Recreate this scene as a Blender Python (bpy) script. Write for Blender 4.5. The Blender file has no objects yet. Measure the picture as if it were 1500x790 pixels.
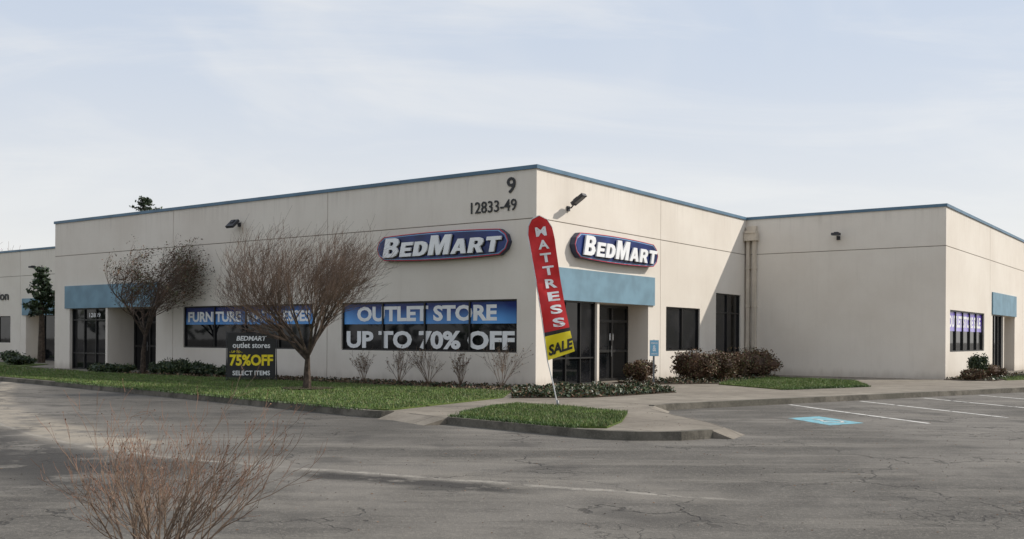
import bpy, math, random
import numpy as np
from mathutils import Vector, Matrix
random.seed(7); np.random.seed(7)
scene=bpy.context.scene
C=Vector((0.75,31.5,0)); AX=Vector((0.8090,-0.5878,0)); AY=Vector((0.5878,0.8090,0)); UZ=Vector((0,0,1))
def W(x,y,z=0): return C+AX*x+AY*y+UZ*z

# ---------------- materials ----------------
class NT:
    def __init__(s,nt): s.nt=nt; s.n=nt.nodes; s.l=nt.links
    def new(s,t,**k):
        n=s.n.new(t)
        for a,b in k.items(): setattr(n,a,b)
        return n
    def put(s,sock,v):
        if hasattr(v,'links') or hasattr(v,'is_linked'): s.l.new(v,sock)
        else: sock.default_value=v
    def m(s,op,a,b=0.0,c=None,clamp=False):
        n=s.new('ShaderNodeMath',operation=op); n.use_clamp=clamp
        s.put(n.inputs[0],a); s.put(n.inputs[1],b)
        if c is not None: s.put(n.inputs[2],c)
        return n.outputs[0]
    def noise(s,vec,scale,detail=4,rough=.55,dist=0.0):
        n=s.new('ShaderNodeTexNoise'); s.l.new(vec,n.inputs['Vector'])
        n.inputs['Scale'].default_value=scale; n.inputs['Detail'].default_value=detail
        n.inputs['Roughness'].default_value=rough; n.inputs['Distortion'].default_value=dist
        return n.outputs['Fac']
    def ramp(s,v,lo,hi,a=0.0,b=1.0):
        n=s.new('ShaderNodeMapRange',interpolation_type='SMOOTHSTEP'); s.put(n.inputs[0],v)
        n.inputs[1].default_value=lo;n.inputs[2].default_value=hi;n.inputs[3].default_value=a;n.inputs[4].default_value=b
        return n.outputs[0]
    def mix(s,f,a,b,mode='MIX'):
        n=s.new('ShaderNodeMix',data_type='RGBA',blend_type=mode)
        s.put(n.inputs[0],f)
        for i,v in ((6,a),(7,b)):
            if isinstance(v,tuple): n.inputs[i].default_value=(v[0],v[1],v[2],1)
            else: s.l.new(v,n.inputs[i])
        return n.outputs[2]
    def mapping(s,vec,scale=(1,1,1),rot=(0,0,0)):
        n=s.new('ShaderNodeMapping'); s.l.new(vec,n.inputs[0]); n.inputs['Scale'].default_value=scale; n.inputs['Rotation'].default_value=rot
        return n.outputs[0]
def newmat(name):
    m=bpy.data.materials.new(name); m.use_nodes=True
    t=NT(m.node_tree); b=m.node_tree.nodes['Principled BSDF']
    tc=t.new('ShaderNodeTexCoord')
    return m,t,b,tc.outputs['Object']
def simple(name,c,rough=.6,var=.12,scale=3.0,bump=0.0,metal=0,spec=.5,bs=60,emit=0):
    m,t,b,co=newmat(name)
    n=t.noise(co,scale,2)
    f=t.ramp(n,.3,.7)
    col=t.mix(f,tuple(x*(1-var) for x in c),tuple(min(1,x*(1+var)) for x in c))
    t.l.new(col,b.inputs['Base Color']); b.inputs['Roughness'].default_value=rough
    b.inputs['Metallic'].default_value=metal; b.inputs['Specular IOR Level'].default_value=spec
    if bump:
        bn=t.new('ShaderNodeBump'); bn.inputs['Strength'].default_value=bump; bn.inputs['Distance'].default_value=.01
        t.l.new(t.noise(co,bs,3),bn.inputs['Height']); t.l.new(bn.outputs[0],b.inputs['Normal'])
    return m

def wall_mat():
    m,t,b,co=newmat('painted_concrete_wall')
    big=t.noise(co,.35,4,.6); st=t.noise(t.mapping(co,(2.2,2.2,.18)),1.6,4,.65); fine=t.noise(co,14,3)
    c=t.mix(t.ramp(big,.3,.7),(.69,.625,.545),(.755,.695,.615))
    c=t.mix(t.m('MULTIPLY',t.ramp(st,.5,.8),.13),c,(.47,.41,.34))
    c=t.mix(t.m('MULTIPLY',t.ramp(fine,.45,.8),.07),c,(.50,.45,.38))
    sep=t.new('ShaderNodeSeparateXYZ'); t.l.new(co,sep.inputs[0])
    low=t.m('MULTIPLY',t.ramp(t.m('ADD',sep.outputs[2],t.m('MULTIPLY',st,.5)),.22,.65,1,0),.40)
    c=t.mix(low,c,(.30,.25,.20))
    hi=t.m('MULTIPLY',t.m('MULTIPLY',t.ramp(sep.outputs[2],6.0,6.9,0,1),t.ramp(t.noise(t.mapping(co,(5,5,.1)),1.2,3),.45,.75)),.22)
    c=t.mix(hi,c,(.40,.35,.30))
    t.l.new(c,b.inputs['Base Color']); b.inputs['Roughness'].default_value=.85; b.inputs['Specular IOR Level'].default_value=.25
    bn=t.new('ShaderNodeBump'); bn.inputs['Strength'].default_value=.2; bn.inputs['Distance'].default_value=.01
    t.l.new(t.m('ADD',t.noise(co,45,2),t.m('MULTIPLY',t.noise(co,1.2,2),2.0)),bn.inputs['Height']); t.l.new(bn.outputs[0],b.inputs['Normal'])
    return m
def asphalt_mat():
    m,t,b,co=newmat('asphalt')
    sep=t.new('ShaderNodeSeparateXYZ'); t.l.new(co,sep.inputs[0]); X,Y=sep.outputs[0],sep.outputs[1]
    big=t.noise(co,.16,5,.62,.4); mid=t.noise(co,1.1,5,.65); fine=t.noise(co,30,3,.8)
    mapd=t.mapping(co,(.20,1.3,1),(0,0,.42)); streak=t.noise(mapd,.9,5,.65)
    c=t.mix(t.ramp(big,.38,.62),(.066,.059,.050),(.150,.136,.118))
    c=t.mix(t.m('MULTIPLY',t.ramp(streak,.48,.66),.6),c,(.185,.167,.142))
    c=t.mix(t.m('MULTIPLY',t.ramp(t.noise(mapd,2.1,5,.6),.50,.66),.5),c,(.058,.052,.045))
    c=t.mix(t.m('MULTIPLY',t.ramp(mid,.50,.70),.5),c,(.062,.055,.048))
    c=t.mix(t.m('MULTIPLY',t.ramp(fine,.48,.72),.5),c,(.26,.235,.20))
    ex=t.m('MAXIMUM',t.m('SUBTRACT',-3.4,X),0.0)
    d0=t.m('ADD',t.m('MULTIPLY',X,.427),t.m('MULTIPLY',Y,.904)); d0=t.m('SUBTRACT',d0,10.39)
    d0=t.m('SUBTRACT',d0,t.m('MULTIPLY',t.m('MULTIPLY',ex,ex),.065))
    n1=t.noise(co,1.4,5,.7)
    d=t.m('ADD',d0,t.m('MULTIPLY',t.m('SUBTRACT',n1,.5),.45))
    xr=t.ramp(X,1.9,2.6,1,0)
    def band(cn,w,dd=d):
        return t.ramp(t.m('ABSOLUTE',t.m('SUBTRACT',dd,cn)),w*.3,w,1,0)
    wear=t.ramp(t.noise(co,3.2,5,.7),.34,.62)
    pale=t.m('MULTIPLY',t.m('MULTIPLY',band(0.0,.10),wear),xr)
    pale2=t.m('MULTIPLY',t.m('MULTIPLY',band(.15,.75),t.ramp(mid,.38,.66)),xr)
    pale3=t.m('MULTIPLY',t.m('MULTIPLY',band(.75,1.3),t.ramp(n1,.36,.56)),t.ramp(X,-6.2,-4.6,1,0))
    dark=t.m('MULTIPLY',t.m('MULTIPLY',band(-.42,.36),t.ramp(t.noise(co,2.3,5,.7),.32,.46)),t.m('MULTIPLY',t.ramp(X,-2.9,-2.2,0,1),t.ramp(X,-.3,.5,1,0)))
    dark2=t.m('MULTIPLY',t.m('MULTIPLY',band(-1.6,1.9),t.ramp(t.noise(co,.9,6,.7),.40,.50)),t.ramp(X,-4.6,-3.6,1,0))
    c=t.mix(t.m('MULTIPLY',pale2,.45),c,(.24,.215,.18)); c=t.mix(t.m('MULTIPLY',pale3,.85),c,(.30,.26,.205))
    c=t.mix(t.m('MULTIPLY',pale,.62),c,(.36,.33,.285))
    c=t.mix(t.m('MULTIPLY',dark,.9),c,(.030,.026,.022)); c=t.mix(t.m('MULTIPLY',dark2,.9),c,(.034,.030,.026))
    strip_=t.m('MULTIPLY',t.m('MULTIPLY',t.ramp(t.m('ADD',d0,t.m('MULTIPLY',t.m('SUBTRACT',mid,.5),2.0)),2.6,4.2,0,1),t.ramp(X,-2.5,-.5,1,0)),.5)
    c=t.mix(strip_,c,(.062,.056,.048))
    oil=t.ramp(t.noise(co,.6,3,.5),.57,.70); c=t.mix(t.m('MULTIPLY',oil,.6),c,(.046,.041,.036))
    vo=t.new('ShaderNodeTexVoronoi',feature='DISTANCE_TO_EDGE')
    wv=t.new('ShaderNodeVectorMath',operation='ADD'); t.l.new(co,wv.inputs[0])
    nz=t.new('ShaderNodeTexNoise'); t.l.new(co,nz.inputs[0]); nz.inputs['Scale'].default_value=1.8; nz.inputs['Detail'].default_value=4
    sc=t.new('ShaderNodeVectorMath',operation='SCALE'); t.l.new(nz.outputs['Color'],sc.inputs[0]); sc.inputs['Scale'].default_value=1.1
    t.l.new(sc.outputs[0],wv.inputs[1]); t.l.new(wv.outputs[0],vo.inputs['Vector']); vo.inputs['Scale'].default_value=.38
    ck=t.m('MULTIPLY',t.ramp(vo.outputs['Distance'],.003,.010,1,0),t.ramp(t.noise(co,.28,3),.45,.54))
    vo2=t.new('ShaderNodeTexVoronoi',feature='DISTANCE_TO_EDGE'); t.l.new(wv.outputs[0],vo2.inputs['Vector']); vo2.inputs['Scale'].default_value=2.4
    ck2=t.m('MULTIPLY',t.ramp(vo2.outputs['Distance'],.01,.035,1,0),t.ramp(t.noise(co,.33,4),.54,.62))
    ck=t.m('MAXIMUM',ck,t.m('MULTIPLY',ck2,.7))
    c=t.mix(t.m('MULTIPLY',ck,.75),c,(.03,.026,.022))
    t.l.new(c,b.inputs['Base Color'])
    b.inputs['Roughness'].default_value=.82; b.inputs['Specular IOR Level'].default_value=.3
    bn=t.new('ShaderNodeBump'); bn.inputs['Strength'].default_value=.7; bn.inputs['Distance'].default_value=.015
    t.l.new(t.m('SUBTRACT',t.m('ADD',fine,t.m('MULTIPLY',mid,1.5)),ck),bn.inputs['Height']); t.l.new(bn.outputs[0],b.inputs['Normal'])
    return m
def worn_paint(name,c,lo=.36,hi=.5):
    m,t,b,co=newmat(name)
    n=t.noise(co,6,6,.7)
    col=t.mix(t.ramp(n,lo,hi),(.16,.15,.135),c)
    t.l.new(col,b.inputs['Base Color']); b.inputs['Roughness'].default_value=.75
    return m
def soil_like(name,a,bb,s,bump=.6,cc=None,joints=False):
    m,t,b,co=newmat(name)
    c=t.mix(t.ramp(t.noise(co,s,5,.65),.35,.65),a,bb)
    if cc: c=t.mix(t.m('MULTIPLY',t.ramp(t.noise(co,s*.25,4,.6),.45,.7),.6),c,cc)
    c=t.mix(t.m('MULTIPLY',t.ramp(t.noise(co,s*12,2,.7),.5,.8),.3),c,tuple(x*1.5 for x in bb))
    if joints:
        sep=t.new('ShaderNodeSeparateXYZ'); t.l.new(t.mapping(co,(1,1,1),(0,0,math.radians(-35))),sep.inputs[0])
        jl=None
        for ax,per in ((0,1.55),(1,3.1)):
            f=t.m('FRACT',t.m('DIVIDE',sep.outputs[ax],per)); d=t.m('MULTIPLY',t.m('ABSOLUTE',t.m('SUBTRACT',f,.5)),per); k=t.ramp(d,.010,.024,1,0)
            jl=k if jl is None else t.m('MAXIMUM',jl,k)
        c=t.mix(t.m('MULTIPLY',jl,.6),c,(.05,.043,.035))
    t.l.new(c,b.inputs['Base Color']); b.inputs['Roughness'].default_value=.9; b.inputs['Specular IOR Level'].default_value=.2
    bn=t.new('ShaderNodeBump'); bn.inputs['Strength'].default_value=bump; bn.inputs['Distance'].default_value=.02
    t.l.new(t.noise(co,s*8,3),bn.inputs['Height']); t.l.new(bn.outputs[0],b.inputs['Normal'])
    return m
def poster_mat(name,dark,bright,zlo,zhi):
    m,t,b,co=newmat(name)
    sep=t.new('ShaderNodeSeparateXYZ'); t.l.new(co,sep.inputs[0])
    z=t.ramp(sep.outputs[2],zlo,zhi)
    n=t.noise(co,.55,2)
    f=t.m('ADD',t.m('MULTIPLY',t.m('SUBTRACT',1.0,z),.8),t.m('SUBTRACT',t.m('MULTIPLY',n,1.3),.62),clamp=True)
    c=t.mix(f,dark,bright); t.l.new(c,b.inputs['Base Color']); b.inputs['Roughness'].default_value=.25
    return m
M={}
M['wall']=wall_mat(); M['asphalt']=asphalt_mat()
M['seam']=simple('joint_sealant',(.27,.23,.19),.9)
M['blue']=simple('blue_grey_paint',(.155,.265,.335),.6,.12,1.5,.15)
M['cap']=simple('parapet_flashing',(.085,.165,.24),.45,.15,1.0)
M['roof']=simple('roofing',(.3,.3,.3),.9)
def glass_mat():
    m,t,b,co=newmat('dark_glass')
    c=t.mix(t.ramp(t.noise(co,.9,4),.4,.65),(.004,.005,.006),(.018,.018,.020))
    t.l.new(c,b.inputs['Base Color']); b.inputs['Roughness'].default_value=.03; b.inputs['Specular IOR Level'].default_value=.35
    bn=t.new('ShaderNodeBump'); bn.inputs['Strength'].default_value=.06; bn.inputs['Distance'].default_value=.02
    t.l.new(t.noise(co,.8,2),bn.inputs['Height']); t.l.new(bn.outputs[0],b.inputs['Normal'])
    return m
M['glass']=glass_mat()
M['frame']=simple('bronze_frame',(.018,.017,.016),.4)
M['conc']=soil_like('sidewalk_concrete',(.17,.148,.12),(.25,.22,.18),1.2,.3,(.13,.11,.09),True)
M['kerb']=soil_like('kerb_concrete',(.085,.077,.063),(.19,.17,.14),2.0,.4,(.05,.05,.038))
M['mulch']=soil_like('mulch_soil',(.025,.018,.012),(.065,.045,.030),9,1.0)
M['grass']=soil_like('grass_turf',(.055,.085,.020),(.10,.135,.033),3,1.0,(.125,.135,.048))
M['g1']=simple('grass_blade_a',(.115,.175,.034),.6,.3,1.3); M['g2']=simple('grass_blade_b',(.065,.115,.024),.6,.3,1.3); M['g3']=simple('grass_blade_dry',(.21,.20,.085),.7,.2,2)
M['white']=simple('white_letter_vinyl',(.84,.84,.84),.4,.03)
M['black']=simple('black_letter',(.02,.02,.02),.5)
M['paintw']=worn_paint('worn_white_paint',(.62,.60,.56)); M['paintb']=worn_paint('worn_blue_paint',(.15,.36,.42),.3,.52)
M['poster']=poster_mat('blue_window_poster',(.010,.028,.16),(.13,.40,.85),2.02,2.78)
M['poster2']=poster_mat('purple_window_poster',(.10,.05,.40),(.45,.40,.80),1.9,2.78)
M['navy']=simple('navy_sign_face',(.010,.026,.13),.3,.4,.8); M['rim']=simple('pale_sign_rim',(.22,.40,.62),.35,.1)
M['neon']=simple('red_tube',(.62,.05,.09),.3,.05); M['can']=simple('sign_can',(.03,.035,.07),.5)
M['red']=simple('red_flag_cloth',(.62,.020,.022),.65,.1,4); M['yellow']=simple('yellow_vinyl',(.88,.70,.02),.5,.04)
M['pole']=simple('white_pole',(.6,.6,.6),.35); M['metal']=simple('grey_metal',(.17,.17,.17),.45,.1,4,0,.4); M['dmetal']=simple('dark_metal',(.035,.035,.04),.6,.1,4,0,0)
M['tan']=simple('tan_downspout',(.58,.51,.42),.55,.08); M['lampg']=simple('lamp_lens',(.22,.22,.20),.3)
M['bark']=soil_like('bark',(.040,.030,.023),(.10,.075,.058),8,1.0); M['twig']=simple('twig',(.125,.082,.058),.8,.3,2)
M['twig2']=simple('twig_red',(.21,.105,.062),.7,.35,3); M['twig3']=simple('twig_tan',(.185,.13,.09),.8,.25,3)
M['lf1']=simple('leaf_dark',(.020,.036,.014),.5,.3,2); M['lf2']=simple('leaf_mid',(.045,.07,.024),.5,.3,2); M['lf3']=simple('leaf_olive',(.09,.095,.035),.6,.3,2)
M['br1']=simple('leaf_brown',(.075,.040,.022),.7,.3,2); M['br2']=simple('leaf_rust',(.13,.070,.035),.7,.3,2); M['br3']=simple('leaf_tan',(.17,.12,.06),.7,.3,2)
M['bluesign']=simple('blue_sign_face',(.20,.45,.62),.4,.05)

# ---------------- mesh builder ----------------
class MB:
    def __init__(s): s.v=[]; s.f=[]; s.mi=[]; s.mats=[]
    def mat(s,k):
        if k not in s.mats: s.mats.append(k)
        return s.mats.index(k)
    def face(s,pts,k):
        b=len(s.v); s.v.extend([tuple(p) for p in pts]); s.f.append(tuple(range(b,b+len(pts)))); s.mi.append(s.mat(k))
    def obox(s,c,ax,ay,az,k):
        c=Vector(c); b=len(s.v)
        for i in (-1,1):
            for j in (-1,1):
                for l in (-1,1): s.v.append(tuple(c+ax*i+ay*j+az*l))
        for q in ((0,1,3,2),(4,6,7,5),(0,4,5,1),(2,3,7,6),(0,2,6,4),(1,5,7,3)):
            s.f.append(tuple(b+x for x in q)); s.mi.append(s.mat(k))
    def lbox(s,x0,x1,y0,y1,z0,z1,k):
        s.obox(W((x0+x1)/2,(y0+y1)/2,(z0+z1)/2),AX*((x1-x0)/2),AY*((y1-y0)/2),UZ*((z1-z0)/2),k)
    def tube(s,pts,rad,n,k):
        b=len(s.v); m=s.mat(k); L=len(pts)
        for i,p in enumerate(pts):
            d=(pts[min(i+1,L-1)]-pts[max(i-1,0)])
            if d.length<1e-9: d=Vector((0,0,1))
            d.normalize()
            a=d.orthogonal().normalized() if i==0 else (pa-d*pa.dot(d)).normalized()
            pa=a; c=d.cross(a)
            for j in range(n):
                t=2*math.pi*j/n; s.v.append(tuple(p+(a*math.cos(t)+c*math.sin(t))*rad[i]))
        for i in range(L-1):
            for j in range(n):
                j2=(j+1)%n; s.f.append((b+i*n+j,b+i*n+j2,b+(i+1)*n+j2,b+(i+1)*n+j)); s.mi.append(m)
        s.f.append(tuple(b+(L-1)*n+j for j in range(n))); s.mi.append(m)
    def arr(s,V,k,n=4):
        b=len(s.v); m=s.mat(k); N=len(V)
        s.v.extend(map(tuple,V.reshape(-1,3).tolist())); s.f.extend([tuple(range(b+i*n,b+i*n+n)) for i in range(N)]); s.mi.extend([m]*N)
    def prism(s,poly,z0,z1,k,kt=None):
        s.face([(p[0],p[1],z1) for p in poly],kt or k)
        for i in range(len(poly)):
            a=poly[i]; c=poly[(i+1)%len(poly)]
            s.face([(a[0],a[1],z0),(c[0],c[1],z0),(c[0],c[1],z1),(a[0],a[1],z1)],k)
    def done(s,name,parent=None,smooth=False):
        me=bpy.data.meshes.new(name); me.from_pydata(s.v,[],s.f)
        for k in s.mats: me.materials.append(M[k])
        me.polygons.foreach_set('material_index',s.mi)
        if smooth: me.polygons.foreach_set('use_smooth',[True]*len(s.f))
        me.update(); o=bpy.data.objects.new(name,me); scene.collection.objects.link(o)
        if parent: o.parent=parent
        return o
def empty(name):
    e=bpy.data.objects.new(name,None); scene.collection.objects.link(e); return e
def curve_to(mb,cu,box,fn,k,depth):
    o=bpy.data.objects.new('t',cu); scene.collection.objects.link(o); dg=bpy.context.evaluated_depsgraph_get()
    me=bpy.data.meshes.new_from_object(o.evaluated_get(dg))
    V=np.array([v.co[:] for v in me.vertices]); mn=V.min(0); mx=V.max(0)
    b=len(mb.v); m=mb.mat(k)
    for v in V:
        if box: u=box[0]+(v[0]-mn[0])/(mx[0]-mn[0])*(box[1]-box[0]); w=box[2]+(v[1]-mn[1])/(mx[1]-mn[1])*(box[3]-box[2])
        else: u,w=v[0],v[1]
        mb.v.append(tuple(fn(u,w,(v[2]+.5)*depth if depth>0 else 0)))
    for p in me.polygons: mb.f.append(tuple(b+i for i in p.vertices)); mb.mi.append(m)
    bpy.data.objects.remove(o); bpy.data.meshes.remove(me)
def text(mb,body,x0,x1,z0,z1,fn,k,depth=.0,bold=.0,shear=0.0):
    cu=bpy.data.curves.new('t','FONT'); cu.body=body; cu.offset=bold; cu.shear=shear; cu.extrude=.5 if depth>0 else 0; cu.resolution_u=3
    curve_to(mb,cu,(x0,x1,z0,z1),fn,k,depth)
GLY={'B':[[(0,0),(.68,0),(.9,.08),(1,.28),(.92,.45),(.78,.53),(.9,.62),(.94,.76),(.84,.94),(.64,1),(0,1)],[(.34,.2),(.58,.2),(.65,.3),(.58,.41),(.34,.41)],[(.34,.61),(.54,.61),(.6,.7),(.54,.8),(.34,.8)]],
'E':[[(0,0),(1,0),(1,.23),(.38,.23),(.38,.39),(.9,.39),(.9,.61),(.38,.61),(.38,.77),(1,.77),(1,1),(0,1)]],
'D':[[(0,0),(.55,0),(.84,.1),(1,.35),(1,.65),(.84,.9),(.55,1),(0,1)],[(.36,.23),(.5,.23),(.61,.33),(.65,.5),(.61,.67),(.5,.77),(.36,.77)]],
'M':[[(0,0),(.25,0),(.25,.58),(.42,0),(.58,0),(.75,.58),(.75,0),(1,0),(1,1),(.68,1),(.5,.45),(.32,1),(0,1)]],
'A':[[(0,0),(.3,0),(.37,.19),(.63,.19),(.7,0),(1,0),(.68,1),(.32,1)],[(.43,.39),(.57,.39),(.5,.66)]],
'R':[[(0,0),(.33,0),(.33,.35),(.45,.35),(.66,0),(1.02,0),(.76,.4),(.9,.52),(.95,.7),(.88,.9),(.65,1),(0,1)],[(.33,.55),(.52,.55),(.61,.61),(.61,.73),(.52,.79),(.33,.79)]],
'T':[[(.34,0),(.66,0),(.66,.76),(1,.76),(1,1),(0,1),(0,.76),(.34,.76)]]}
def glyph(mb,ch,x,y,w,h,shear,fn,k,depth,grow_=0):
    cu=bpy.data.curves.new('g','CURVE'); cu.dimensions='2D'; cu.fill_mode='BOTH'; cu.extrude=.5; cu.offset=grow_
    for lp in GLY[ch]:
        s=cu.splines.new('POLY'); s.points.add(len(lp)-1); s.use_cyclic_u=True
        for i,(a,b) in enumerate(lp): s.points[i].co=(x+a*w+b*h*shear,y+b*h,0,1)
    curve_to(mb,cu,None,fn,k,depth)

def PF(plane,fixed):
    if plane=='y': return lambda a,z,d: W(a,fixed+d,z)
    return lambda a,z,d: W(fixed-d,a,z)
def facade(mb,P,a0,a1,z0,z1,ops):
    A=sorted(set([a0,a1]+[v for o in ops for v in o[:2]])); Z=sorted(set([z0,z1]+[v for o in ops for v in o[2:4]]))
    A=[a for a in A if a0-1e-6<=a<=a1+1e-6]; Z=[z for z in Z if z0-1e-6<=z<=z1+1e-6]
    D={}
    for i in range(len(A)-1):
        for j in range(len(Z)-1):
            ca=(A[i]+A[i+1])/2; cz=(Z[j]+Z[j+1])/2; d=0; k='wall'
            for o in ops:
                if o[0]<ca<o[1] and o[2]<cz<o[3]: d=o[4]; k=o[5]
            D[i,j]=d
            mb.face([P(A[i],Z[j],d),P(A[i+1],Z[j],d),P(A[i+1],Z[j+1],d),P(A[i],Z[j+1],d)],k)
    for i in range(len(A)-1):
        for j in range(len(Z)-1):
            if i+1<len(A)-1 and D[i,j]!=D[i+1,j]:
                a=A[i+1]; d0,d1=D[i,j],D[i+1,j]; mb.face([P(a,Z[j],d0),P(a,Z[j],d1),P(a,Z[j+1],d1),P(a,Z[j+1],d0)],'wall')
            if j+1<len(Z)-1 and D[i,j]!=D[i,j+1]:
                z=Z[j+1]; d0,d1=D[i,j],D[i,j+1]; mb.face([P(A[i],z,d0),P(A[i],z,d1),P(A[i+1],z,d1),P(A[i+1],z,d0)],'wall')
def pbox(mb,P,a0,a1,z0,z1,d0,d1,k):
    c=(P(a0,z0,d0)+P(a1,z1,d1))/2
    mb.obox(c,(P(a1,z0,d0)-P(a0,z0,d0))/2,(P(a0,z1,d0)-P(a0,z0,d0))/2,(P(a0,z0,d1)-P(a0,z0,d0))/2,k)
def window(mb,P,a0,a1,z0,z1,n,depth,trans=(),fw=.05,pr=.06):
    d0=depth-pr; d1=depth+.01
    pbox(mb,P,a0,a1,z0,z0+fw,d0,d1,'frame'); pbox(mb,P,a0,a1,z1-fw,z1,d0,d1,'frame')
    for i in range(n+1):
        a=a0+fw/2+(a1-a0-fw)*i/n
        pbox(mb,P,a-fw/2,a+fw/2,z0+fw,z1-fw,d0-.003,d1,'frame')
    for tz in trans: pbox(mb,P,a0+fw,a1-fw,tz-fw/2,tz+fw/2,d0+.004,d1,'frame')

# ---------------- building ----------------
bld=empty('commercial_building')
mb=MB(); fr=MB(); SZ=(5.335,5.365)
wz0,wz1=1.09,2.81; gd=.12
P1=PF('y',0.0); P2=PF('x',0.0); P3=PF('y',16.56); P4=PF('x',8.44); P5=PF('y',7.2)
def vs(a): return (a-.014,a+.014,0,7,.02,'seam')
def hs(a0,a1): return (a0,a1,SZ[0],SZ[1],.02,'seam')
LR=1.4
facade(mb,P1,-28.05,0,-.0,7,[hs(-28.05,0),vs(-18.76),vs(-9.39),
  (-18.05,-10.15,wz0,wz1,gd,'glass'),(-8.65,-.74,wz0,wz1,gd,'glass'),
  (-26.75,-23.78,0,2.84,.2,'glass'),(-23.62,-19.95,0,2.84,LR,'wall')])
window(fr,P1,-18.05,-10.15,wz0,wz1,4,gd); window(fr,P1,-8.65,-.74,wz0,wz1,4,gd)
window(fr,P1,-26.75,-23.78,0,2.84,3,.2,(.75,2.3))
facade(mb,P2,0,16.56,0,7,[hs(0,16.56),vs(8.37),
  (.95,3.72,0,2.81,.15,'glass'),(3.86,7.40,0,2.81,.92,'wall'),
  (8.85,11.85,wz0,wz1,gd,'glass'),(13.4,16.0,.12,3.52,gd,'glass')])
window(fr,P2,.95,3.72,0,2.81,3,.15,(.9,)); window(fr,P2,8.85,11.85,wz0,wz1,2,gd); window(fr,P2,13.4,16.0,.12,3.52,2,gd,(.95,2.7))
facade(mb,P3,0,8.44,0,7,[hs(0,8.44)])
Q=16.56
facade(mb,P4,Q,Q+45,0,7,[hs(Q,Q+45),vs(Q+8.79),vs(Q+17.6),vs(Q+26.4),vs(Q+35),
  (Q+.75,Q+7.5,wz0,wz1,gd,'glass'),(Q+12.3,Q+15.2,0,2.81,1.2,'wall'),(Q+9.4,Q+12.1,0,2.81,.15,'glass')])
window(fr,P4,Q+.75,Q+7.5,wz0,wz1,5,gd); window(fr,P4,Q+9.4,Q+12.1,0,2.81,3,.15)
facade(mb,P5,-75,-28.05,0,7,[hs(-75,-28.05),vs(-44.9),vs(-36.5),vs(-56),
  (-52.5,-46.1,wz0,wz1,gd,'glass'),(-44.2,-42.3,0,2.84,1.4,'wall'),(-42.3,-38,0,2.84,.2,'glass')])
window(fr,P5,-52.5,-46.1,wz0,wz1,4,gd); window(fr,P5,-42.3,-38,0,2.84,3,.2)
def q(pts,k): mb.face([W(*p) for p in pts],k)
q([(-28.05,0,0),(-28.05,7.2,0),(-28.05,7.2,7),(-28.05,0,7)],'wall')
q([(-75,7.2,0),(-75,60,0),(-75,60,7),(-75,7.2,7)],'wall'); q([(-75,61.56,0),(8.44,61.56,0),(8.44,61.56,7),(-75,61.56,7)],'wall')
q([(-28.05,0,6.6),(0,0,6.6),(0,61.5,6.6),(-28.05,61.5,6.6)],'roof'); q([(0,Q,6.6),(8.44,Q,6.6),(8.44,61.5,6.6),(0,61.5,6.6)],'roof'); q([(-75,7.2,6.6),(-28.05,7.2,6.6),(-28.05,61.5,6.6),(-75,61.5,6.6)],'roof')
mb.done('walls',bld)
cp=MB(); z0,z1=6.91,7.03
cp.lbox(-28.10,.05,-.05,.25,z0,z1,'cap'); cp.lbox(-.25,.05,.25,Q-.05,z0,z1,'cap'); cp.lbox(-.25,8.49,Q-.05,Q+.25,z0,z1,'cap')
cp.lbox(8.19,8.49,Q+.25,Q+45,z0,z1,'cap'); cp.lbox(-28.10,-27.8,.25,7.15,z0,z1,'cap'); cp.lbox(-75,-27.8,7.15,7.45,z0,z1,'cap')
cp.done('parapet_cap',bld)
bd=MB()
bd.lbox(-27.1,-19.8,-.06,.3,2.842,3.9,'blue')
bd.lbox(-.3,.06,.93,7.82,2.812,3.87,'blue'); bd.lbox(8.1,8.50,Q+9.2,Q+15.4,2.812,3.87,'blue'); bd.lbox(-44.6,-37.5,7.14,7.4,2.842,3.9,'blue')
bd.done('blue_fascia_panels',bld)
def doors(P,a0,a1,dep,zt):
    pbox(fr,P,a0,a1,0.02,zt,dep-.02,dep+.01,'glass')
    n=3
    for i in range(n+1):
        a=a0+(a1-a0)*i/n; pbox(fr,P,a-.05,a+.05,0,zt,dep-.07,dep-.015,'frame')
    for z in (.0,1.05,2.15,zt-.1): pbox(fr,P,a0+.05,a1-.05,z+.003,z+.1,dep-.066,dep-.012,'frame')
    for i in range(1,n): 
        a=a0+(a1-a0)*i/n-.12; pbox(fr,P,a-.015,a+.015,.9,1.3,dep-.12,dep-.1,'metal')
doors(P1,-23.55,-20.0,LR,2.80); doors(P2,3.9,7.36,.92,2.78); doors(P4,Q+12.35,Q+15.15,1.2,2.78)
pbox(fr,P2,6.1,6.35,1.5,1.75,.895,.898,'white'); pbox(fr,P2,1.5,1.85,1.35,1.6,.140,.143,'white')
fr.done('window_frames_and_doors',bld)
ad=MB()
f1=lambda u,v,d:P1(u,v,-.012-d)
text(ad,'9',-1.15,-.80,6.20,6.72,f1,'black',.02,.015)
text(ad,'12833-49',-2.62,-.76,5.64,6.02,f1,'black',.02,.008)
f5=lambda u,v,d:P5(u,v,-.02-d)
text(ad,'Abdon',-49.3,-46.3,3.85,4.42,f5,'black',.03,.02)
f1b=lambda u,v,d:P1(u,v,.19-d)
text(ad,'12839',-25.4,-24.5,2.42,2.62,f1b,'white',.0,.01)
ad.done('address_numerals',bld)
ds=MB()
for x in (.16,.45): 
    ds.lbox(x-.075,x+.075,Q-.19,Q-.04,0.05,5.95,'tan')
    for z in (1.2,3,4.7): ds.lbox(x-.10,x+.10,Q-.21,Q-.002,z,z+.06,'tan')
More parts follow.
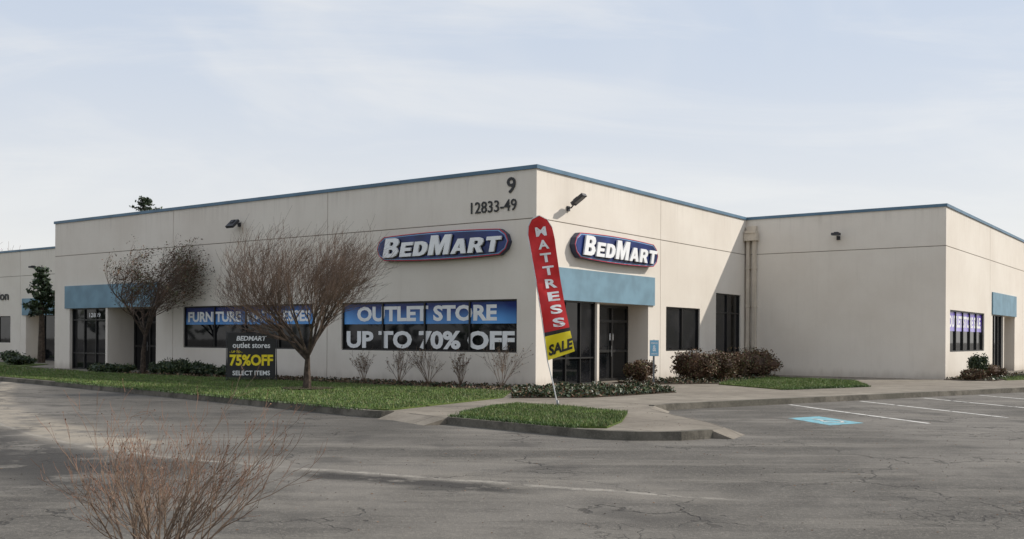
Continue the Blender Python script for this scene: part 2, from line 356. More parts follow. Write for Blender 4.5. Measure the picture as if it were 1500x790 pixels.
ds.lbox(.02,.62,Q-.34,Q-.002,5.95,6.28,'tan'); ds.lbox(.06,.58,Q-.38,Q-.002,6.28,6.38,'tan'); ds.lbox(.1,.54,Q-.2,Q-.002,6.38,6.6,'tan')
ds.done('downspout',bld)

def banner(P,a0,a1,n,zb,zt,k,name,lines):
    m=MB(); fw=.05
    for i in range(n):
        s=(a1-a0-fw)/n; b0=a0+fw+s*i; b1=a0+s*(i+1)
        pbox(m,P,b0+.004,b1-.004,zb,zt,gd-.008,gd-.003,k)
    for (t,x0,x1,y0,y1,kk) in lines: text(m,t,x0,x1,y0,y1,lambda u,v,d:P(u,v,gd-.012-d),kk,.0,.04)
    return m.done(name)
banner(P1,-8.65,-.74,4,2.03,2.755,'poster','window_banner',[('OUTLET STORE',-7.95,-1.62,2.12,2.66,'white'),('UP TO 70% OFF',-8.48,-.9,1.16,1.79,'white')])
banner(P1,-18.05,-10.15,4,2.05,2.755,'poster','window_banner.001',[('FURNITURE  MATTRESSES',-17.85,-10.4,2.15,2.58,'white')])
banner(P4,Q+.75,Q+7.5,5,1.95,2.755,'poster2','window_banner.002',[('OUTLET STORE SALE',Q+1.0,Q+7.2,2.1,2.6,'white')])

def store_sign(P,a0,a1,zc,name):
    e=empty(name); w=(a1-a0)/2; ac=(a0+a1)/2
    def outline(g):
        pts=[]; W2=w-g; n=12
        for i in range(n+1):
            u=-1+2*i/n; pts.append((u*(W2-.34),.475-g-.06*u*u))
        pts+= [(W2-.10,.24-g*.5),(W2,.0),(W2-.10,-.24+g*.5)]
        for i in range(n+1):
            u=1-2*i/n; pts.append((u*(W2-.34),-(.475-g-.06*u*u)))
        pts+= [(-W2+.10,-.24+g*.5),(-W2,0),(-W2+.10,.24-g*.5)]
        return pts
    def slab(m,g,d0,d1,k):
        o=outline(g); m.face([P(ac+x,zc+y,d1) for x,y in o],k)
        for i in range(len(o)):
            a=o[i];b=o[(i+1)%len(o)]
            m.face([P(ac+a[0],zc+a[1],d0),P(ac+b[0],zc+b[1],d0),P(ac+b[0],zc+b[1],d1),P(ac+a[0],zc+a[1],d1)],k)
    m=MB(); slab(m,.0,-.02,-.22,'can'); slab(m,.035,-.215,-.235,'rim'); slab(m,.065,-.23,-.25,'navy')
    m.done('cabinet',e)
    m=MB(); o=outline(.012); pts=[P(ac+x,zc+y,-.235) for x,y in o]; pts.append(pts[0]); m.tube(pts,[.014]*len(pts),6,'neon'); m.done('red_tube',e)
    m=MB()
    for k,off,d0,dd in (('black',.035,-.253,.03),('white',0,-.285,.06)):
        fn=lambda u,v,d:P(ac+u+off,zc+v-off*.8,d0-d)
        x=-2.50
        for ch,wd,h in (('B',.68,.66),('E',.52,.49),('D',.60,.49),('M',.88,.66),('A',.64,.49),('R',.60,.49),('T',.58,.49)):
            glyph(m,ch,x,-.32,wd,h,.24,fn,k,dd); x+=wd+.085
            if ch in 'BM': x+=.02
    m.done('letters',e)
    m=MB(); pbox(m,P,ac-2,ac-1.9,zc-.2,zc+.2,-.03,-.0,'metal'); pbox(m,P,ac+1.9,ac+2,zc-.2,zc+.2,-.03,-.0,'metal'); m.done('mounts',e)
store_sign(P1,-6.66,-.93,4.65,'store_sign'); store_sign(P2,1.9,7.7,4.66,'store_sign.001')

def wall_light(P,a,z,name,reach=.5,tilt=.5,wd=.13):
    m=MB(); pbox(m,P,a-.07,a+.07,z-.1,z+.06,-.06,0,'dmetal')
    p=[P(a,z,-.05),P(a,z+.0,-.14),P(a,z+.08,-.22)]; m.tube(p,[.025]*3,8,'dmetal')
    out=(P(a,z,-1)-P(a,z,0)); al=(P(a+1,z,0)-P(a,z,0))
    fw=(out*.85+UZ*tilt).normalized(); up=al.cross(fw).normalized()
    if up.z<0: up=-up
    c=P(a,z+.12,-.22)+fw*(reach*.4)
    m.obox(c,al*wd,fw*(reach*.42),up*.05,'dmetal'); m.obox(c-up*.055+fw*.03,al*wd*.8,fw*(reach*.3),up*.01,'lampg'); m.obox(c+up*.065-fw*.06,al*.08,fw*.09,up*.025,'dmetal')
    m.done(name)
wall_light(P1,-14.4,6.05,'wall_light',.5,-.8,.22); wall_light(P2,1.8,5.85,'wall_light.001',.62,.55); wall_light(P3,4.15,5.9,'wall_light.002',.36,0,.16); wall_light(P5,-42.8,5.7,'wall_light.003',.4,0)

# ---------------- ground ----------------
g=MB(); R=600
g.face([(-R,-R,-.12),(R,-R,-.12),(R,R,-.12),(-R,R,-.12)],'asphalt'); g.done('asphalt_road')
outer=[(-60,76.5),(-18.96,36.9),(-15.2,33.3),(-7.27,25.37),(-3.05,21.0),(-2.7,20.75),(-2.45,20.85),(-2.0,20.5),(-1.25,19.3),(1.1,16.95),(1.55,16.6),(2.1,16.45),(2.8,16.5),(3.4,16.9),(3.75,17.6),(3.7,18.6),(3.3,20.6),(3.1,22.2),(3.3,23.1),(3.9,23.75),(11.52,29.1),(40,48.9),(75,73.3),(75,140),(-60,140)]
s=MB(); s.prism(outer,-.14,0.0,'conc'); s.done('sidewalk')
kb=MB()
def ribbon(mb,pts,w,zt,zb,k,side=1,slope=.02):
    n=len(pts); P=[Vector((p[0],p[1],0)) for p in pts]; off=[]
    for i in range(n):
        d=(P[min(i+1,n-1)]-P[max(i-1,0)]).normalized(); off.append(Vector((-d.y,d.x,0))*side)
    for i in range(n-1):
        a,b=P[i],P[i+1]; ai=a+off[i]*w; bi=b+off[i+1]*w; ao=a-off[i]*slope; bo=b-off[i+1]*slope
        zt_,zb_=UZ*zt,UZ*zb
        mb.face([a+zt_,b+zt_,bi+zt_,ai+zt_],k); mb.face([ao+zb_,bo+zb_,b+zt_,a+zt_],k); mb.face([ai+zt_,bi+zt_,bi,ai],k)
    mb.face([P[0]-off[0]*slope+UZ*zb,P[0]+UZ*zt,P[0]+off[0]*w+UZ*zt,P[0]+off[0]*w+UZ*zb],k)
    mb.face([P[-1]-off[-1]*slope+UZ*zb,P[-1]+UZ*zt,P[-1]+off[-1]*w+UZ*zt,P[-1]+off[-1]*w+UZ*zb],k)
ribbon(kb,outer[0:7],.16,.025,-.13,'kerb'); ribbon(kb,outer[8:14],.16,.025,-.13,'kerb'); ribbon(kb,outer[18:23],.16,.025,-.13,'kerb')
kb.done('kerb')
rp=MB()
ribbon(rp,outer[6:9],.02,.004,-.119,'conc',1,.5); ribbon(rp,outer[13:19],.02,.004,-.119,'conc',1,.35)
rp.done('kerb_ramp')
def l2(p): w=W(p[0],p[1]); return (w.x,w.y)
def inpoly(pts,poly):
    x,y=pts[:,0],pts[:,1]; r=np.zeros(len(pts),bool); n=len(poly)
    for i in range(n):
        x1,y1=poly[i]; x2,y2=poly[(i+1)%n]
        c=((y1>y)!=(y2>y))&(x<(x2-x1)*(y-y1)/(y2-y1+1e-12)+x1); r^=c
    return r
def sample(poly,n):
    a=np.array(poly); mn=a.min(0); mx=a.max(0); out=np.zeros((0,2))
    while len(out)<n:
        p=np.random.rand(n*2,2)*(mx-mn)+mn; out=np.vstack([out,p[inpoly(p,poly)]])
    return out[:n]
def blades(mb,poly,n,h0,h1,wd,z):
    p=sample(poly,n); k=np.random.choice(3,n,p=[.44,.38,.18])
    ang=np.random.rand(n)*np.pi*2; h=h0+np.random.rand(n)*(h1-h0)
    clump=.6+.6*np.sin(p[:,0]*1.7+np.sin(p[:,1]*2.3)*1.4)*np.sin(p[:,1]*1.3+p[:,0]*.7); h=h*(1+.35*clump)
    w=np.stack([np.cos(ang)*wd,np.sin(ang)*wd,np.zeros(n)],1)
    b=np.column_stack([p,np.full(n,z)]); lean=(np.random.rand(n,2)-.5)*1.0*h[:,None]
    t=b.copy(); t[:,:2]+=lean; t[:,2]+=h
    V=np.stack([b-w,b+w,t],1)
    for i,kk in enumerate(('g1','g2','g3')): mb.arr(V[k==i],kk,3)
GL=[(-55,72.5),(-18.7,37.1),(-15.0,33.5),(-7.1,25.55),(-3.0,21.3),(-2.6,21.2),(-1.6,23.2),l2((2.5,-5.1)),l2((1.0,-2.7)),l2((-10,-2.3)),l2((-20,-2.5)),l2((-28,-2.6)),l2((-34,3.0)),l2((-60,3.5))]
GS=[(-1.05,19.75),(1.15,17.35),(1.65,17.3),(2.05,18.6),(2.4,20.7),(1.2,22.4),(0.1,23.3),(-.4,22.3)]
GP=[(7.1,34.3),(8.38,30.9),(11.9,33.3),(12.9,37.6),(10.4,40.9),(8.6,38.8)]
GR=[(19.4,39.2),(23.5,42.3),(30,48),(26,47.5),(20.0,41.0)]
gr=MB()
for P_ in (GL,GS,GP,GR): gr.prism(P_,0.0,.035,'grass')
near=[(-18.7,37.1),(-15.0,33.5),(-7.1,25.55),(-3.0,21.3),(-2.6,21.2),(-1.6,23.2),l2((2.5,-5.1)),l2((1.0,-2.7)),l2((-10,-2.3)),l2((-20,-2.5))]
blades(gr,near,55000,.02,.06,.012,.03); blades(gr,GS,22000,.02,.065,.009,.03); blades(gr,GP,18000,.02,.06,.012,.03); blades(gr,GR,4000,.04,.08,.012,.03)
blades(gr,[(-30,48),(-18.7,37.1),l2((-20,-2.5)),l2((-34,0))],10000,.03,.08,.015,.03)
for a,b in (((-15.2,33.35),(-3.1,21.1)),((-1.15,19.45),(1.1,17.1)),((8.38,30.85),(11.9,33.25)),((-1.0,20.2),(-.3,22.4))):
    n=1800; u=np.random.rand(n); p=np.column_stack([a[0]+(b[0]-a[0])*u,a[1]+(b[1]-a[1])*u])+np.random.randn(n,2)*.05
    ang=np.random.rand(n)*6.28; wv_=np.stack([np.cos(ang)*.012,np.sin(ang)*.012,np.zeros(n)],1); b3=np.column_stack([p,np.full(n,.015)]); t3=b3+np.column_stack([np.random.randn(n,2)*.03,.03+np.random.rand(n)*.05])
    gr.arr(np.stack([b3-wv_,b3+wv_,t3],1),'g2',3)
gr.done('grass')
BL=[l2(p) for p in ((-19.4,-2.45),(-10,-2.25),(.98,-2.65),(.9,-.3),(.6,0),(0,-.02),(-19.4,-.02))]
BR=[l2(p) for p in ((1.02,-2.6),(2.7,-5.0),(4.2,-3.4),(4.7,.4),(3.4,1.6),(1.9,.6),(.95,-.3))]
BB=[l2(p) for p in ((.5,4.6),(2.0,4.8),(3.2,6.5),(3.2,9.0),(2.6,14.0),(1.0,16.4),(.1,16.4),(.1,4.6))]
BW=[l2(p) for p in ((8.5,16.0),(10.3,16.2),(10.6,24.5),(8.5,24.5))]
TP=Vector((-5.98,29.2,0)); BT=[(TP.x+.75*math.cos(a)*(1+.1*math.sin(3*a)),TP.y+.75*math.sin(a)) for a in [i*math.pi/8 for i in range(16)]]
md=MB()
for P_ in (BL,BR,BB,BW): md.prism(P_,0,.02,'mulch')
md.prism(BT,0,.075,'mulch')
md.done('mulch_bed')
pp=MB()
def strip(mb,a,b,w,z,k):
    a=Vector((a[0],a[1],0)); b=Vector((b[0],b[1],0)); d=(b-a).normalized(); n=Vector((-d.y,d.x,0))*w/2
    N=10
    for i in range(N):
        p=a.lerp(b,i/N); q_=a.lerp(b,(i+1)/N); mb.face([p-n+UZ*z,q_-n+UZ*z,q_+n+UZ*z,p+n+UZ*z],k)
for i in range(8):
    sx,sy=7.15+2.4*i,25.72+1.66*i; strip(pp,(sx,sy),(sx+1.25,sy-5.6),.11,-.116,'paintw')
pp.done('parking_lines')
hp=MB(); sq=[(5.88,21.27),(6.70,21.83),(7.10,20.14),(6.22,19.55)]
hp.face([(x,y,-.116) for x,y in sq],'paintb')
cx=sum(p[0] for p in sq)/4; cy=sum(p[1] for p in sq)/4
ud=Vector((.82,.56,0)); vd=Vector((-.25,.97,0))
fnp=lambda u,v: Vector((cx,cy,-.112))+ud*u+vd*v
arc=[fnp(.05+.2*math.cos(t),-.22+.32*math.sin(t)) for t in [math.radians(x) for x in range(120,400,20)]]
for a,b in zip(arc,arc[1:]): strip(hp,a,b,.06,-.112,'paintw')
strip(hp,fnp(-.02,.45),fnp(-.02,-.05),.07,-.110,'paintw'); strip(hp,fnp(-.02,-.02),fnp(.2,-.05),.06,-.108,'paintw'); strip(hp,fnp(.2,-.05),fnp(.3,-.4),.06,-.106,'paintw')
hp.done('accessible_parking_marking')

# ---------------- plants ----------------
def rvec(): 
    v=Vector((random.gauss(0,1),random.gauss(0,1),random.gauss(0,1))); return v.normalized()
SPR=None; RCUT=0.0
def grow(mb,p,d,L,r,lv,mx,kids,wind,spread,mats,tips,rmin=.004,ratio=(.5,.78),segs=4,jit=.13):
    pts=[p.copy()]; rad=[r]; dd=d.copy(); n=segs if lv<mx else 3
    wf=(.02 if lv==1 else .05+.05*lv)
    for i in range(n):
        dd=(dd+rvec()*jit+wind*wf).normalized(); p=p+dd*(L/n); pts.append(p.copy()); rad.append(max(rmin*.6,r*(1-.6*(i+1)/n)))
    mb.tube(pts,rad,7 if lv==0 else (5 if lv==1 else 3),mats[min(lv,len(mats)-1)])
    if lv>=mx: tips.append(p); return
    k=kids[lv]
    for i in range(k):
        t=(.35+.65*(i+random.random())/k) if lv>0 else (.75+.25*random.random())
        f=t*n; j=min(int(f),n-1); q_=pts[j].lerp(pts[j+1],min(1,f-j)); rr=rad[j]*(.62 if lv>0 else .6)
        ax=(dd.orthogonal()); ax.rotate(Matrix.Rotation(2*math.pi*(i*.382+random.random()*.25),3,dd))
        sp=spread*(.6+.7*random.random()); kl=KL
        if lv==0 and SPR: sp=SPR[0]+(SPR[1]-SPR[0])*((i*.618)%1.0); kl=KL*(1.15-.30*((i*.618)%1.0))
        nd=(dd*math.cos(sp)+ax.normalized()*math.sin(sp)).normalized()
        if lv==0: kl*=1-RCUT*max(0,nd.x)
        grow(mb,q_,nd,L*random.uniform(*ratio) if lv>0 else L*random.uniform(.66,.80)*kl,max(rr,rmin),lv+1,mx,kids,wind,spread,mats,tips,rmin,ratio,segs,jit)
def leaves(mb,cent,size,mats,probs):
    n=len(cent); a=np.random.randn(n,3); a/=np.linalg.norm(a,axis=1)[:,None]; b=np.random.randn(n,3); b-=a*(a*b).sum(1)[:,None]; b/=np.linalg.norm(b,axis=1)[:,None]
    s=size*(.6+.8*np.random.rand(n))[:,None]; V=np.stack([cent-a*s,cent+b*s*.5,cent+a*s,cent-b*s*.5],1); k=np.random.choice(len(mats),n,p=probs)
    for i,m in enumerate(mats): 
        if (k==i).any(): mb.arr(V[k==i],m,4)
KL=2.3; SPR=(.12,1.08); RCUT=.38
t=MB(); tips=[]; random.seed(21)
grow(t,Vector((-5.98,29.2,-.02)),Vector((-.06,0,1)),1.15,.14,0,5,[12,6,6,5,3],Vector((.20,0,.50)),.54,['bark','bark','twig','twig'],tips,.0042,(.48,.76))
t.done('bare_ornamental_tree')
t=MB(); tips=[]; random.seed(5)
b=W(-18.5,-1.6)
KL=1.65; SPR=(.1,1.0); RCUT=0
grow(t,Vector((b.x,b.y,-.02)),Vector((.12,0,1)),1.75,.13,0,4,[9,6,6,5],Vector((.85,0,.5)),.55,['bark','bark','twig','twig'],tips,.006,(.48,.74))
tp=np.array([p[:] for p in tips]); tp=np.repeat(tp,4,0)+np.random.randn(len(tp)*4,3)*.10
leaves(t,tp,.040,['br1','br2','lf3','lf2'],[.35,.35,.24,.06]); t.done('wind_swept_tree')
t=MB(); tips=[]; random.seed(11); SPR=None; KL=1
base=Vector((-2.40,6.75,-.12))
for i in range(24):
    a=random.random()*6.28; el=random.uniform(.15,.9)
    d=Vector((math.cos(a)*el,math.sin(a)*el*.8,1)).normalized()
    grow(t,base+Vector((random.uniform(-.14,.14),random.uniform(-.1,.1),0)),d,random.uniform(.62,.92),.0092,1,4,[0,6,4,2],Vector((.12,0,.32)),.44,['twig3','twig3','twig3','twig3','twig2'],tips,.0017,(.35,.62),5,.14)
leaves(t,np.array([p[:] for p in tips]),.007,['twig2','br2'],[.6,.4])
t.done('bare_twig_bush')
nm=0
for lx,h in ((-6.52,.95),(-4.87,1.05),(-3.57,1.1),(-2.22,1.0),(-.59,1.25)):
    t=MB(); tips=[]; b=W(lx,-1.0)
    for i in range(9):
        a=random.random()*6.28; el=random.uniform(.1,.6); d=Vector((math.cos(a)*el,math.sin(a)*el,1)).normalized()
        grow(t,Vector((b.x,b.y,0)),d,h*random.uniform(.6,.85),.012,1,3,[0,5,3],Vector((0,0,.3)),.4,['twig3','twig3','twig3','twig'],tips,.005,(.35,.6))
    tp=np.array([p[:] for p in tips]); leaves(t,tp,.03,['br2','br3'],[.5,.5])
    t.done('bare_shrub' if nm==0 else 'bare_shrub.%03d'%nm); nm+=1
def shrub(name,c,rx,ry,rz,mats,probs,n=2600,size=.045):
    t=MB(); blobs=[(c[0],c[1],rz*.45,rx*.7,ry*.7,rz*.55)]
    for i in range(7):
        a=random.random()*6.28; rr=random.uniform(.3,.62)
        blobs.append((c[0]+math.cos(a)*rx*rr,c[1]+math.sin(a)*ry*rr,rz*random.uniform(.35,.68),rx*random.uniform(.28,.48),ry*random.uniform(.28,.48),rz*random.uniform(.25,.38)))
    per=n//len(blobs)
    for bl in blobs:
        d=np.random.randn(per,3); d/=np.linalg.norm(d,axis=1)[:,None]; r=.62+.5*np.random.rand(per)**1.3
        p=np.array(bl[:3])+d*r[:,None]*np.array(bl[3:]); p=p[p[:,2]>.02]; leaves(t,p,size,mats,probs)
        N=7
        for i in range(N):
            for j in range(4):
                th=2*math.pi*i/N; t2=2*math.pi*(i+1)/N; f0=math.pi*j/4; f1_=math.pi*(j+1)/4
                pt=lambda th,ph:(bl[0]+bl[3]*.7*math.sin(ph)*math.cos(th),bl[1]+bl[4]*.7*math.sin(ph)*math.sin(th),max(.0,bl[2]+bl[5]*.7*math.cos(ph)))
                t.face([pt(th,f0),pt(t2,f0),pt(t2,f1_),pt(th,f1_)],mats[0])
    return t.done(name)
BRN=(['br1','br2','br3','lf3'],[.45,.28,.12,.15]); GRN=(['lf1','lf2','lf3'],[.5,.35,.15])
idx=[0]
def S(lx,ly,rx,ry,rz,kind,n=2600,size=.045):
    w=W(lx,ly); nme='shrub' if idx[0]==0 else 'shrub.%03d'%idx[0]; idx[0]+=1
    shrub(nme,(w.x,w.y),rx,ry,rz,kind[0],kind[1],n,size)
S(.8,5.35,.68,.6,.82,BRN); S(2.0,7.3,.98,.8,1.2,BRN,4200); S(2.2,8.9,.95,.8,1.12,BRN,4200); S(2.0,10.9,.95,.8,1.2,BRN,3600); S(1.9,12.8,.95,.8,1.2,BRN,3200); S(1.7,14.5,.9,.7,1.2,BRN,2500)
S(9.4,17.6,.42,.42,1.05,GRN,2400); S(9.5,16.3,.6,.4,.45,BRN,1800); S(9.6,20,.6,.5,.6,BRN,1600)
for i in range(8): S(-17.6+i*.85,-1.5+random.uniform(-.15,.15),random.uniform(.38,.52),.42,.45+random.random()*.3,GRN,1300,.05)
for i in range(4): S(-21.2+i*.7,-2.0,.45,.4,.4,GRN,900,.05)
for lx,ly,r,h in ((-52,5,.9,1.1),(-49.5,4.6,.7,.9),(-47.2,4.8,.6,.7),(-40,4.2,.8,.7),(-36.5,2.6,.9,.6),(-33.5,1.2,.9,.5)): S(lx,ly,r,r,h,GRN,1200,.07)
gc=MB()
for poly,n,zh,m_,p_ in ((BR,8000,.20,['lf1','lf2','lf3','br2'],[.32,.35,.15,.18]),(BL,4500,.07,['lf1','br1','lf2','br3'],[.2,.45,.12,.23]),(BB,2500,.12,['lf1','br1','lf2','br3'],[.3,.3,.25,.15]),(BW,1200,.12,['lf1','br1','lf2','br3'],[.3,.3,.25,.15])):
    p=sample(poly,n); h=zh*(.5+.5*np.sin(p[:,0]*3.1)*np.sin(p[:,1]*2.7))+.04
    leaves(gc,np.column_stack([p,.02+np.random.rand(n)*h]),.05,m_,p_)
gc.done('groundcover_foliage')
lt=MB(); n=1100
p=np.column_stack([np.random.uniform(-8,9,n),np.random.uniform(8.5,24,n)]); z=np.where(inpoly(p,outer),.012,-.112)
keep=~inpoly(p,GS)&~inpoly(p,GL); c_=np.column_stack([p,z])[keep]; n=len(c_)
a=np.random.rand(n)*6.28; s_=(.006+.012*np.random.rand(n)); e1=np.stack([np.cos(a)*s_,np.sin(a)*s_,np.zeros(n)],1); e2=np.stack([-np.sin(a)*s_*.5,np.cos(a)*s_*.5,np.full(n,.004)],1)
lt.arr(np.stack([c_-e1,c_-e2,c_+e1,c_+e2],1),'br2',4); lt.done('leaf_litter')
def conifer(name,x,y,h,r,zlow=2.0):
    t=MB(); t.tube([Vector((x,y,0)),Vector((x,y,h*.5)),Vector((x,y,h))],[.22,.13,.02],7,'bark')
    cs=[]; z=zlow
    while z<h-.1:
        f=1-(z-zlow)/(h-zlow)
        for b in range(7):
            a=random.random()*6.28; L=r*(f**.8)*random.uniform(.5,1.15)+.12
            tip=Vector((x+math.cos(a)*L,y+math.sin(a)*L,z+L*random.uniform(-.1,.45)))
            t.tube([Vector((x,y,z)),tip],[.025,.006],3,'bark')
            m=int(25+45*L/r)
            u=np.random.rand(m,1)**.6; q_=np.array([x,y,z])*(1-u)+np.array(tip[:])*u+np.random.randn(m,3)*np.array([.09,.09,.06]); cs.append(q_)
        z+=.34
    cs=np.vstack(cs); leaves(t,cs,.11,['lf1','lf2'],[.7,.3]); t.done(name)
conifer('conifer_tree',-27.6,75,12.0,4.0,6.0)
w=W(-37.6,4.6); conifer('evergreen_tree',w.x,w.y,5.6,.9,2.9)
KL=1.4; SPR=(.2,.9)
for i,(x,y,hh) in enumerate(((-52,100,3.35),(-60,108,3.7),(-47,102,3.0))):
    t=MB(); tips=[]
    grow(t,Vector((x,y,0)),Vector((0,0,1)),hh,.3,0,4,[8,6,5,4],Vector((.1,0,.5)),.6,['bark','bark','twig','twig'],tips,.02,(.5,.75)); t.done('distant_bare_tree' if i==0 else 'distant_bare_tree.%03d'%i)
tl=MB(); cs=[]  # unseen trees added around the view to darken window reflections and ambient light
path=[(-95,60),(-100,10),(-85,-45),(-40,-80),(20,-90),(80,-75),(125,-20),(140,35)]
for i in range(len(path)-1):
    for k in range(7):
        u=(k+random.random()*.6)/7; x=path[i][0]+(path[i+1][0]-path[i][0])*u; y=path[i][1]+(path[i+1][1]-path[i][1])*u; h=random.uniform(7,13)
        tl.tube([Vector((x,y,-.1)),Vector((x,y,h*.6))],[.3,.15],5,'bark')
        d=np.random.randn(130,3); d/=np.linalg.norm(d,axis=1)[:,None]; d*=np.random.rand(130,1)**.4
        cs.append(np.array([x,y,h*.55])+d*np.array([4.2,4.2,h*.48]))
cs=np.vstack(cs); leaves(tl,cs,.9,['lf1','lf2','br1'],[.5,.3,.2]); tl.done('unseen_reflection_trees')

# ---------------- feather flag ----------------
fe=empty('feather_flag'); FY=23.2
Lp=[(.84,1.04),(.71,1.96),(.554,2.91),(.43,3.60),(.365,3.95),(.375,4.15),(.45,4.31),(.60,4.385)]
Rp=[(1.457,1.26),(1.28,2.05),(1.13,2.85),(1.03,3.50),(.98,3.85),(.92,4.10),(.80,4.30),(.62,4.386)]
def wave(x,z): return .05*math.sin(z*3.1+x*5)+.022*math.sin(z*8-x*9)+.05*(x-.8)
def interp(pts,s):
    f=s*(len(pts)-1); i=min(int(f),len(pts)-2); a,b=pts[i],pts[i+1]; u=f-i; return (a[0]+(b[0]-a[0])*u,a[1]+(b[1]-a[1])*u)
m=MB(); NR,NCc=70,14; ids={}
for i in range(NR+1):
    l=interp(Lp,i/NR); r=interp(Rp,i/NR)
    for j in range(NCc+1):
        u=j/NCc; x=l[0]+(r[0]-l[0])*u; z=l[1]+(r[1]-l[1])*u; ids[i,j]=len(m.v); m.v.append((x,FY+wave(x,z),z))
for i in range(NR):
    for j in range(NCc):
        k='yellow' if i<NR*.085 else 'red'
        if i in (int(NR*.085)+1,): k='black'
        m.f.append((ids[i,j],ids[i,j+1],ids[i+1,j+1],ids[i+1,j])); m.mi.append(m.mat(k))
m.done('cloth',fe,True)
m=MB()
for i,ch in enumerate('MATTRESS'):
    u=i/7; cx_=.655+(1.085-.655)*u; cz_=4.03+(1.93-4.03)*u; hw=.125+.02*u; tl_=.20
    def fl(a,b,d,cx_=cx_,cz_=cz_): 
        x=cx_+a*math.cos(tl_)-b*math.sin(-.17); z=cz_+a*math.sin(tl_)*.6+b; return Vector((x-b*.34,FY+wave(x-b*.34,z)-.014-d,z))
    text(m,ch,-hw,hw,-.105,.105,fl,'white',0,.035)
def fl2(a,b,d):
    x=1.13+a; z=1.345+b+a*.33; return Vector((x,FY+wave(x,z)-.014,z))
text(m,'SALE',-.27,.27,-.12,.14,fl2,'black',0,.04); m.done('lettering',fe)
m=MB(); pp_=[Vector((1.07,FY,-.02)),Vector((.955,FY,.52))]+[Vector((x-.012,FY+wave(x,z),z)) for x,z in Lp]+[Vector((x,FY+wave(x,z),z+.012)) for x,z in Rp[::-1][:3]]
m.tube(pp_,[.016,.015]+[.013]*8+[.007]*3,8,'pole'); m.tube([Vector((1.07,FY,0)),Vector((1.065,FY,.12))],[.03,.03],8,'metal'); m.done('pole',fe,True)

# ---------------- yard banner ----------------
ye=empty('yard_banner_sign'); yc=Vector((-8.88,34.1,0)); yr=Vector((.985,.17,0)).normalized(); yn=Vector((.17,-.985,0)).normalized()
yf=lambda u,v,d: yc+yr*u+UZ*v+yn*(.03+d)
m=MB(); m.obox(yc+UZ*.92,yr*.80,yn*.015,UZ*.76,'black'); m.done('panel',ye)
m=MB()
for sx in (-.83,.83): m.tube([yc+yr*sx-UZ*.02,yc+yr*sx+UZ*1.72],[.014,.014],6,'dmetal')
for z in (.12,1.71): m.tube([yc-yr*.83+UZ*z,yc+yr*.83+UZ*z],[.012,.012],6,'dmetal')
for sx in (-.83,.83): m.tube([yc+yr*sx+UZ*.9,yc+yr*sx-yn*.5],[.012,.012],6,'dmetal')
m.done('frame',ye)
m=MB()
text(m,'BEDMART',-.5,.5,1.42,1.58,yf,'white',0,.03,.2); text(m,'outlet stores',-.62,.62,1.17,1.36,yf,'white',0,.02)
text(m,'- UP TO -',-.72,-.3,1.0,1.08,yf,'yellow',0,.02); text(m,'75%OFF',-.72,.72,.56,.95,yf,'yellow',0,.04); text(m,'SELECT ITEMS',-.62,.62,.24,.40,yf,'white',0,.02)
m.done('lettering',ye)
se=empty('parking_sign'); sc_=Vector((4.41,31.1,0))
m=MB(); m.obox(sc_+UZ*.75,Vector((.028,0,0)),Vector((0,.02,0)),UZ*.78,'metal'); m.done('post',se)
sd=Vector((.97,.24,0)).normalized(); sn=Vector((.24,-.97,0)).normalized()
m=MB(); m.obox(sc_+UZ*1.27+sn*.04,sd*.15,sn*.006,UZ*.25,'pole'); m.obox(sc_+UZ*1.27+sn*.047,sd*.138,sn*.004,UZ*.238,'bluesign')
sf=lambda u,v,d: sc_+sd*u+UZ*v+sn*.054
text(m,'RESERVED',-.11,.11,1.40,1.45,sf,'white',0,.02); text(m,'PARKING',-.10,.10,1.07,1.12,sf,'white',0,.02); text(m,'&',-.06,.06,1.17,1.36,sf,'white',0,.01)
m.done('panel',se)

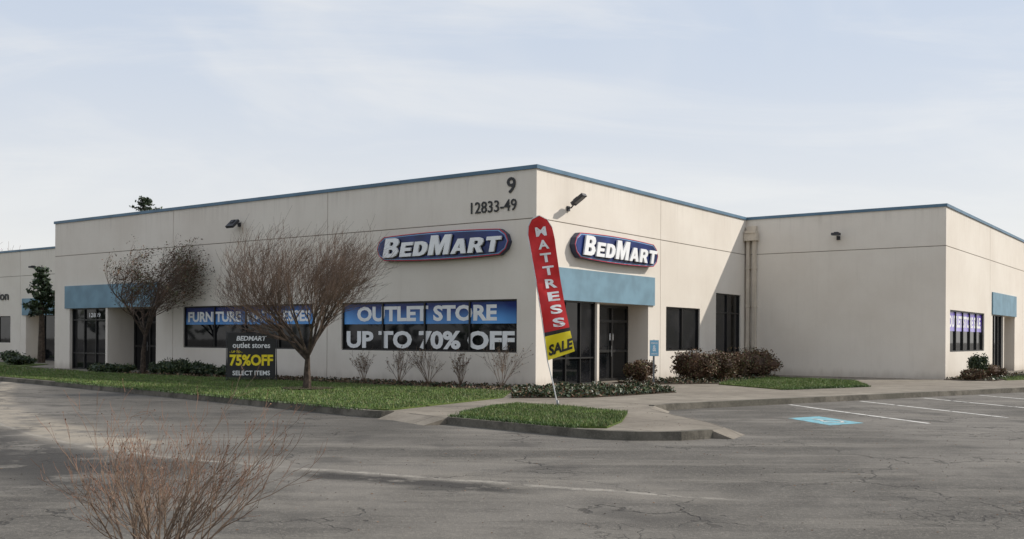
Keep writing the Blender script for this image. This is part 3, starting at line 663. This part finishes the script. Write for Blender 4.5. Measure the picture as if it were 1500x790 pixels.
# ---------------- light, sky, camera ----------------
s=Vector((1.316,.28,1.05)); el=math.atan2(s.z,math.hypot(s.x,s.y)); az=math.atan2(s.x,s.y)
sun=bpy.data.lights.new('sun','SUN'); sun.energy=4.1; sun.angle=math.radians(.9); sun.color=(1,.945,.86)
so=bpy.data.objects.new('sun',sun); so.rotation_euler=s.to_track_quat('Z','Y').to_euler(); scene.collection.objects.link(so)
w=bpy.data.worlds.new('World'); scene.world=w; w.use_nodes=True; t=NT(w.node_tree)
bg=w.node_tree.nodes['Background']; bg.inputs['Strength'].default_value=.125
sk=t.new('ShaderNodeTexSky',sky_type='NISHITA'); sk.sun_disc=False; sk.sun_elevation=el; sk.sun_rotation=az; sk.air_density=1.0; sk.dust_density=1.5
tc=t.new('ShaderNodeTexCoord'); sep=t.new('ShaderNodeSeparateXYZ'); t.l.new(tc.outputs['Generated'],sep.inputs[0])
zz=t.m('ADD',t.m('MAXIMUM',sep.outputs[2],0.0),.16); cb=t.new('ShaderNodeCombineXYZ')
t.l.new(t.m('DIVIDE',sep.outputs[0],zz),cb.inputs[0]); t.l.new(t.m('DIVIDE',sep.outputs[1],zz),cb.inputs[1])
c1=t.noise(t.mapping(cb.outputs[0],(.5,1.5,1),(0,0,.22)),1.1,6,.62,.9); c2=t.noise(cb.outputs[0],.85,5,.58,.6)
cl=t.m('ADD',t.m('MULTIPLY',t.ramp(c1,.46,.70),.6),t.m('MULTIPLY',t.ramp(c2,.44,.64),.6),clamp=True)
hc=t.mix(t.ramp(sep.outputs[2],.02,.33),(7.0,6.95,6.85),(5.05,5.65,6.6))
hc=t.mix(t.m('MULTIPLY',cl,.7),hc,(7.2,7.2,7.15))
col=t.mix(.88,sk.outputs[0],hc); t.l.new(col,bg.inputs['Color'])
cam=bpy.data.cameras.new('camera'); cam.sensor_width=36; cam.lens=1465/1500*36; cam.shift_y=(495.8-395)/1500; cam.clip_end=3000
co=bpy.data.objects.new('camera',cam); co.matrix_world=Matrix.Translation((0,0,1.55))@Matrix.Rotation(math.pi/2,4,'X')@Matrix.Rotation(.0055,4,'Z')
scene.collection.objects.link(co); scene.camera=co
scene.view_settings.view_transform='Standard'; scene.view_settings.look='None'; scene.view_settings.exposure=0
